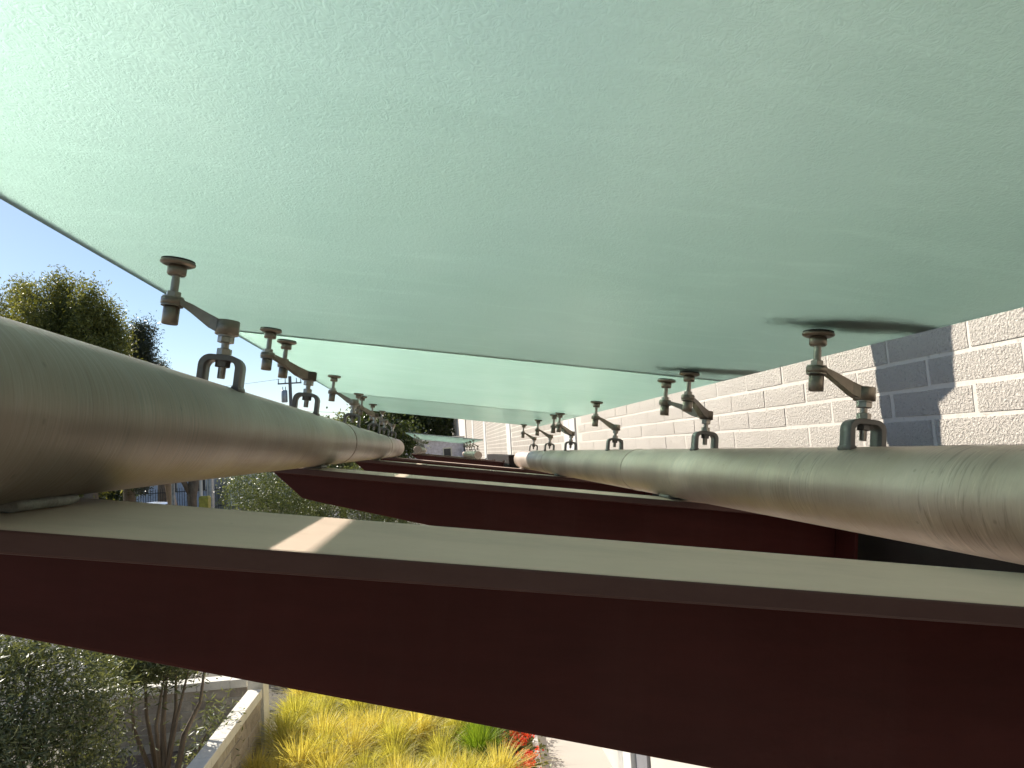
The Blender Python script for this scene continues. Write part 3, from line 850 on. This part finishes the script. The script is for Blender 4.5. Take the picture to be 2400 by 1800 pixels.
def tree(name, base, label, cat, blobs, n, size, aspect, mat, trunk_pts, trunk_r, bark, seed, droop=0.3, group=None, limbs=None, twig=18, shell=0.5):
    """blobs in coordinates relative to base; leaves gather on twigs inside the blobs"""
    root = empty(name, base); tag(root, label, cat, group)
    r = np.random.default_rng(seed)
    nt = max(1, n//twig)
    tp, td = blobs_points(blobs, nt, r, shell)
    sp = size*1.6
    c = (tp[:,None,:] + r.normal(0, 1, (nt, twig, 3))*sp*np.array([1,1,0.9])).reshape(-1,3)
    v, q = leaf_quads(c, size, aspect, r, droop=droop)
    link('crown', fast_mesh('crown', v, q, mat), root)
    m = MB()
    m.tube(trunk_pts, trunk_r, 10)
    top = Vector(trunk_pts[-1])
    for k, (bc, br) in enumerate(blobs):
        j = len(trunk_pts)-1 - (k % 2)
        a = Vector(trunk_pts[max(1, j)]); e = Vector(bc)
        mid = a.lerp(e, 0.5) + Vector((random.uniform(-.1,.1), random.uniform(-.1,.1), 0.06*(e-a).length))
        m.tube([a, mid, e], [trunk_r[max(1,j)]*0.7, trunk_r[-1]*0.45, trunk_r[-1]*0.15], 6)
    if limbs:
        for pts, rad in limbs: m.tube(pts, rad, 8)
    m.build('trunk', bark, root)
    return root
L_euc = leaf_mat('eucalyptus_leaves', (0.075, 0.09, 0.024), (0.24, 0.25, 0.075), 0.45, 0.45)
L_eucd = leaf_mat('dark_eucalyptus_leaves', (0.022, 0.030, 0.016), (0.065, 0.075, 0.035), 0.25, 0.4)
L_dark = leaf_mat('dense_tree_leaves', (0.02, 0.035, 0.012), (0.075, 0.105, 0.03), 0.30, 0.35)
L_bush = leaf_mat('bush_leaves', (0.05, 0.075, 0.025), (0.19, 0.225, 0.095), 0.30, 0.42)
L_olive = leaf_mat('olive_leaves', (0.05, 0.07, 0.028), (0.22, 0.25, 0.14), 0.30, 0.38)

def clumpy(cx, cy, cz, rx, ry, rz, k, seed, lo=.28, hi=.46):
    """an uneven crown: k lobes scattered inside an ellipsoid"""
    r = random.Random(seed); out = []
    for i in range(k):
        a = r.uniform(0, 6.28); t = r.uniform(0.25, 0.8)
        zz = r.uniform(-0.75, 0.8)
        sh = math.sqrt(max(0.05, 1-zz*zz))
        out.append(((cx+rx*t*sh*math.cos(a), cy+ry*t*sh*math.sin(a), cz+rz*zz), (rx*r.uniform(lo,hi), ry*r.uniform(lo,hi), rz*r.uniform(lo*.86,hi*.87))))
    return out
# street trees left of the canopy (ground z = 0)
def big_tree(x, y, top, rx, rz, label, mat, seed, n, size=0.15, k=16):
    cz = top - rz
    tree('eucalyptus_tree', (x, y, 0), label, 'tree', clumpy(0, 0, cz, rx, rx*0.9, rz, int(k*1.5), seed, .18, .34), n, size, 0.30, mat,
         [(0.1,0,0), (0,0.05,cz*0.4), (0.15,0,cz*0.8), (0,0,cz+rz*0.3)], [0.32, 0.25, 0.17, 0.06], M_bark, seed, 0.6, 'trees on the street side', twig=26, shell=0.45)
big_tree(-15.3, 30.0, CH+8.2, 2.2, 4.8, 'tall olive green eucalyptus with pointed top, left of centre of the group', L_euc, 11, 110000, k=28)
big_tree(-17.8, 31.5, CH+8.6, 1.6, 4.8, 'pale wispy eucalyptus cut off by the left edge', L_euc, 12, 55000)
big_tree(-13.5, 29.5, CH+7.3, 1.55, 4.3, 'olive green eucalyptus on the right of the tall one', L_euc, 13, 75000, k=22)
big_tree(-14.75, 36.0, CH+7.6, 1.8, 4.6, 'dark narrow eucalyptus behind the olive green ones', L_eucd, 14, 60000, k=14)
big_tree(-18.4, 50.0, CH+7.75, 0.8, 3.8, 'small brownish treetop just above the left pipe', L_eucd, 15, 16000, k=9)
# dense tree beyond the far canopy
tree('broadleaf_tree', (-3.0, 60, 0), 'dense dark broadleaf tree beyond the far canopy', 'tree', clumpy(0, 0, 6.4, 5.4, 4.0, 5.0, 30, 21), 30000, 0.30, 0.5, L_dark,
     [(0,0,0), (0.1,0,2.0), (0.0,0,4.4), (0.2,0,7.0)], [0.42,0.34,0.26,0.10], M_bark, 21, 0.2, 'trees beyond the far canopy', twig=22, shell=0.35)
tree('broadleaf_tree', (-1.5, 68, 0), 'darker tree behind the pale building beside the wall end', 'tree', clumpy(0, 0, 6.4, 3.0, 2.6, 4.4, 20, 22), 26000, 0.34, 0.5, L_dark,
     [(0,0,0), (0.1,0,1.6), (0.0,0,3.6), (0.2,0,6.0)], [0.36,0.30,0.22,0.08], M_bark, 22, 0.2, 'trees beyond the far canopy', twig=22, shell=0.35)
tree('broadleaf_tree', (-3.6, 27, 0), 'leafy yellow green tree at the end of the left pipe', 'tree', clumpy(0, 0, 3.6, 1.5, 1.4, 1.5, 12, 23), 12000, 0.15, 0.5, L_bush,
     [(0,0,0), (0.05,0,1.0), (0.0,0,2.2), (0.1,0,3.6)], [0.18,0.15,0.10,0.04], M_bark, 23, 0.2, 'trees beyond the far canopy', twig=20, shell=0.35)
tree('dark_shrub', (-1.75, 24, 0), 'tall dark shrub at the far end of the left pipe', 'shrub', clumpy(0, 0, 3.0, 1.05, 1.0, 2.2, 16, 24), 15000, 0.14, 0.5, L_dark,
     [(0,0,0), (0.05,0,0.6), (0.0,0,1.2), (0.1,0,2.0)], [0.10,0.08,0.06,0.03], M_bark, 24, 0.2, None, twig=20, shell=0.3)
# flowering bush seen between the left pipe and the near beam
tree('oleander_bush', (-3.35, 15.0, 0), 'light green glinting bush between the left pipe and near beam', 'shrub', clumpy(0.2, 0, 1.75, 1.5, 1.5, 1.55, 18, 31), 60000, 0.062, 0.30, L_bush,
     [(0,0,0), (0.05,0,0.5), (0.0,0,1.0), (0.1,0,1.8)], [0.07,0.06,0.05,0.02], M_bark, 31, 0.0, 'bushes along the parking', twig=20, shell=0.4)
tree('oleander_bush', (-1.9, 16.5, 0), 'green bush behind the second beam end', 'shrub', clumpy(0.2, 0, 1.75, 1.5, 1.3, 1.6, 16, 32), 45000, 0.062, 0.30, L_bush,
     [(0,0,0), (0.05,0,0.5), (0.0,0,1.0), (0.1,0,1.8)], [0.07,0.06,0.05,0.02], M_bark, 32, 0.0, 'bushes along the parking', twig=20, shell=0.4)
tree('oleander_bush', (-2.6, 12.6, 0), 'low dark bush below the second beam', 'shrub', clumpy(0, 0, 1.1, 1.3, 1.0, 1.0, 14, 33), 34000, 0.06, 0.30, L_dark,
     [(0,0,0), (0.05,0,0.3), (0.0,0,0.6), (0.1,0,1.0)], [0.05,0.045,0.04,0.02], M_bark, 33, 0.0, 'bushes along the parking', twig=20, shell=0.3)
# olive shrub by the garden wall
def olive(x, y, label, seed, blobs, n, limbs, size=0.074):
    tree('olive_shrub', (x, y, 0), label, 'shrub', blobs, n, size, 0.20, L_olive,
         [(0,0,0), (0.0,0.0,0.12), (0.02,0.02,0.22)], [0.05,0.045,0.04], M_bark, seed, 0.1, None, limbs=limbs, twig=14, shell=0.25)
olive(-2.80, 7.45, 'olive shrub with two bare leaning trunks beside the garden wall', 41,
      [((0.05,0.1,1.50),(0.28,0.28,0.20)), ((0.30,0.15,1.62),(0.20,0.2,0.16)), ((-0.12,0.0,1.62),(0.25,0.25,0.2)), ((0.36,0.45,0.75),(0.13,0.15,0.20)), ((0.30,0.35,0.45),(0.2,0.2,0.16)), ((0.1,0.2,1.75),(0.4,0.3,0.25)), ((-0.3,0.1,1.45),(0.25,0.25,0.25))], 11000,
      [([(0,0,0.1),(0.04,0.02,0.5),(0.02,0.05,0.9),(0.05,0.1,1.4)],[0.038,0.034,0.028,0.012]),
       ([(0,0,0.1),(0.16,0.0,0.45),(0.22,0.05,0.8),(0.36,0.10,1.08),(0.40,0.12,1.4)],[0.036,0.03,0.026,0.018,0.01])])
olive(-3.45, 6.5, 'wide dense olive shrub filling the lower left corner', 42,
      [((-0.45,0,1.75),(0.42,0.45,0.32)), ((0.05,-0.2,1.35),(0.42,0.4,0.35)), ((-0.35,-0.3,1.05),(0.48,0.45,0.4)), ((0.35,0.1,0.95),(0.30,0.3,0.38)), ((0.1,0.25,1.62),(0.26,0.3,0.22)), ((-0.2,-0.4,0.6),(0.55,0.5,0.35)), ((0.42,-0.2,0.55),(0.24,0.3,0.28)), ((-0.05,0.1,1.9),(0.4,0.4,0.22)), ((0.4,0.2,1.4),(0.3,0.3,0.3))], 30000,
      [([(0,0,0.1),(-0.2,0,0.7),(-0.4,0,1.6)],[0.04,0.03,0.012]), ([(0,0,0.1),(0.2,0,0.6),(0.3,0.1,1.1)],[0.035,0.025,0.012])])

tree('oleander_bush', (-4.3, 11.2, 0), 'dark bush behind the shaded garden wall', 'shrub', clumpy(0, 0, 0.9, 1.3, 0.9, 0.85, 14, 34), 36000, 0.06, 0.30, L_dark,
     [(0,0,0), (0.05,0,0.3), (0.0,0,0.6), (0.1,0,1.0)], [0.05,0.045,0.04,0.02], M_bark, 34, 0.0, 'bushes along the parking', twig=20, shell=0.3)
# ------------------------------------------------------------------ street beyond
def street_trunk(x, y, pts, rad, bark, label, seed, blobs, n, mat):
    tree('street_tree', (x, y, 0), label, 'tree', blobs, n, 0.18, 0.3, mat, pts, rad, bark, seed, 0.3, 'trees on the street side', twig=20, shell=0.4)
street_trunk(-12.9, 36, [(0.35,0,0),(0.2,0,1.2),(0.0,0,2.6),(-0.25,0,4.0)], [0.24,0.21,0.19,0.12], M_barkt, 'tan smooth leaning trunk behind the parked car', 51, clumpy(-0.6,0,5.6,1.4,1.2,1.3,9,51), 6000, L_euc)
street_trunk(-11.0, 33.5, [(0.1,0,0),(0.0,0,1.0),(-0.02,0,2.0),(0.1,0,3.0)], [0.22,0.18,0.20,0.24], M_bark, 'thick dark trunk beside the white pole', 52, clumpy(-0.3,0,4.0,1.6,1.2,1.0,9,52), 6000, L_dark)
tree('street_hedge', (-17.6, 40, 0), 'dark hedge under the left pipe, left of the car', 'shrub', clumpy(0,0,1.9,1.9,1.0,1.4,14,53), 12000, 0.16, 0.4, L_dark, [(0,0,0),(0,0,0.5),(0,0,1.0)], [0.1,0.08,0.05], M_bark, 53, 0.1, None, twig=20, shell=0.3)

# parked car
M_car = simple('silver_car_paint', (0.62, 0.66, 0.74), 0.25, 0.3, 0.03, 2.0); M_cglass = simple('car_glass', (0.012, 0.014, 0.018), 0.08, 0, 0.1, 2.0); M_tyre = simple('tyre_rubber', (0.02,0.02,0.02), 0.8); M_rim = simple('wheel_rim', (0.5,0.5,0.5), 0.35, 0.8)
car = empty('parked_car', (-15.2, 40.6, 0), (0, 0, 0)); tag(car, 'silver parked car with dark windows, only its roof showing', 'car')
b = MB(); b.prism([(-2.1,0.30),(2.1,0.30),(2.15,0.62),(2.0,0.82),(1.15,0.93),(-1.5,0.97),(-2.1,0.88),(-2.16,0.55)], -0.86, 0.86); b.build('body', M_car, car, bevel=0.05)
b = MB(); b.prism([(-1.66,0.96),(1.12,0.93),(0.45,1.44),(-0.95,1.47)], -0.70, 0.70); b.build('windows', M_cglass, car, bevel=0.03)
b = MB(); b.prism([(-1.15,1.43),(0.52,1.42),(0.35,1.50),(-0.30,1.56),(-0.95,1.52)], -0.68, 0.68); b.build('roof', M_car, car, bevel=0.03)
for sx in (-1.3, 1.3):
    for sy in (-0.80, 0.80):
        w = MB(); w.cyl((sx, sy-0.10, 0.32), (sx, sy+0.10, 0.32), 0.32, n=24, bev=0.03); ww = w.build('wheel', M_tyre, car)
        w = MB(); w.cyl((sx, sy-0.105, 0.32), (sx, sy+0.105, 0.32), 0.19, n=16); w.build('rim', M_rim, ww)

def post(name, x, y, h, r, mat, label, cat='post'):
    m = MB(); m.cyl((0,0,0), (0,0,h), r, r*0.85, n=12); m.cyl((0,0,0), (0,0,0.12), r*1.7, r*1.3, n=12)
    root = empty(name, (x, y, 0)); tag(root, label, cat)
    m.build('shaft', mat, root)
    c = MB(); c.cyl((0,0,h), (0,0,h+r), r*1.05, r*0.4, n=12); c.build('cap', mat, root)
    return root
M_galv = simple('galvanised_post', (0.36,0.38,0.40), 0.45, 0.6)
post('sign_post', -12.0, 34.0, 2.75, 0.085, M_galv, 'grey metal sign post beside the tan trunk')
post('lamp_post', -10.15, 32.0, 2.9, 0.075, M_white, 'white painted pole left of the yellow bin')
post('bollard_post', -9.82, 32.2, 2.9, 0.17, M_galv, 'thick grey pole right beside the white pole')
# bin
bn = empty('litter_bin', (-9.75, 31.2, 0)); tag(bn, 'yellow green litter bin at the foot of the poles', 'bin')
M_bin = simple('yellow_bin', (0.42, 0.36, 0.05), 0.5)
b = MB(); b.cyl((0,0,0.05), (0,0,2.0), 0.20, 0.27, n=4, smooth=False, phase=0.78); b.build('body', M_bin, bn, bevel=0.02)
b = MB(); b.cyl((0,0,2.0), (0,0,2.12), 0.29, 0.22, n=4, smooth=False, phase=0.78); b.build('lid', M_bin, bn, bevel=0.02)
# iron fence
M_iron = simple('dark_iron', (0.03,0.03,0.032), 0.5, 0.5)
fn = empty('iron_fence', (-19.5, 48.5, 0)); tag(fn, 'dark iron picket fence across the road', 'fence')
for z in (0.35, 1.75): MB().box(0, 13.5, -0.02, 0.02, z, z+0.05).build('rail', M_iron, fn)
pk = MB(); pk.cyl((0,0,0.05), (0,0,1.95), 0.018, n=6); pk.cyl((0,0,1.95), (0,0,2.08), 0.022, 0.001, n=6); ME_pk = pk.mesh('picket', M_iron)
for i in range(90): link('picket', ME_pk, fn, (0.075+0.15*i, 0, 0))
# pale building across the road
M_bw = simple('pale_render', (0.60, 0.60, 0.54), 0.9, 0, 0.06, 1.0)
M_win = simple('dark_window', (0.03, 0.035, 0.045), 0.1)
def building(name, x0, x1, y0, y1, h, wins, label, wall_m, roof_m):
    root = empty(name, (x0, y0, 0)); tag(root, label, 'building')
    MB().box(0, x1-x0, 0, y1-y0, 0, h).build('walls', wall_m, root)
    MB().box(-0.12, x1-x0+0.12, -0.12, y1-y0+0.12, h+0.002, h+0.22).build('roof', roof_m, root)
    for (a, b_, c_, d_) in wins:
        fr = MB().box(a-0.07, b_+0.07, -0.05, -0.004, c_-0.07, d_+0.07).build('window', M_bw, root)
        MB().box(a, b_, -0.065, -0.052, c_, d_).build('pane', M_win, fr)
    return root
building('street_building', -17, -8.0, 60, 72, 4.6, [(2.0+1.5*i, 2.35+1.5*i, 2.6, 3.8) for i in range(5)], 'pale rendered building with slit windows across the road', M_bw, M_white)
building('street_building', -27.5, -18.3, 60, 72, 4.2, [(1.0+2.2*i, 2.2+2.2*i, 1.4, 2.9) for i in range(4)], 'low blue grey building behind the hedge and the car', simple('blue_grey_render', (0.42,0.47,0.55), 0.8), M_white)
building('far_building', -1.9, 1.55, 42, 50, CH+0.62, [(2.28, 2.68, CH-0.36, CH+0.14)], 'pale lilac grey building with a blue window behind the far canopy', simple('lilac_grey_render', (0.58,0.57,0.62), 0.8), M_white)

# utility pole with transformer and wires
up = empty('utility_pole', (-11.72, 60, 0), (0, math.radians(-0.6), 0)); tag(up, 'grey utility pole with crossarm and transformer above the left pipe', 'utility pole')
M_wood = simple('weathered_pole_wood', (0.17,0.165,0.16), 0.9, 0, 0.2, 6.0)
b = MB(); b.cyl((0,0,0), (0,0,CH+6.9), 0.19, 0.13, n=12); b.build('pole', M_wood, up)
MB().box(-0.95, 0.95, -0.20, -0.10, CH+6.25, CH+6.36).build('crossarm', M_wood, up)
MB().box(-0.7, 0.8, -0.20, -0.10, CH+3.95, CH+4.06).build('crossarm', M_wood, up)
for x in (-0.9, -0.35, 0.55, 0.9):
    b = MB(); b.cyl((x,-0.15,CH+6.36), (x,-0.15,CH+6.72), 0.05, 0.03, n=8); b.build('insulator', M_galv, up)
b = MB(); b.cyl((-0.47,-0.1,CH+4.75), (-0.47,-0.1,CH+5.75), 0.25, n=16, bev=0.04); b.build('transformer', M_galv, up)
for x in (-0.58, -0.36):
    b = MB(); b.cyl((x,-0.1,CH+5.75), (x,-0.1,CH+6.05), 0.035, n=8); b.build('bushing', M_galv, up)
def wire(p, q, sag, label):
    pts = []
    for i in range(25):
        t = i/24; v = Vector(p).lerp(Vector(q), t); v.z -= sag*4*t*(1-t); pts.append(v)
    m = MB(); m.tube(pts, 0.012, 5); tag(m.build('power_line', M_iron), label, 'wire', 'overhead wires')
wire((-12.4,59.85,CH+6.7), (-70,75,CH+8.0), 1.2, 'thin overhead wire leaving the pole crossarm to the left')
wire((-11.1,59.85,CH+6.7), (40,50,CH+5.6), 1.2, 'thin overhead wire from the crossarm to the right')
wire((-11.2,59.85,CH+4.0), (40,50,CH+4.4), 1.6, 'lower overhead wire running right from the pole')
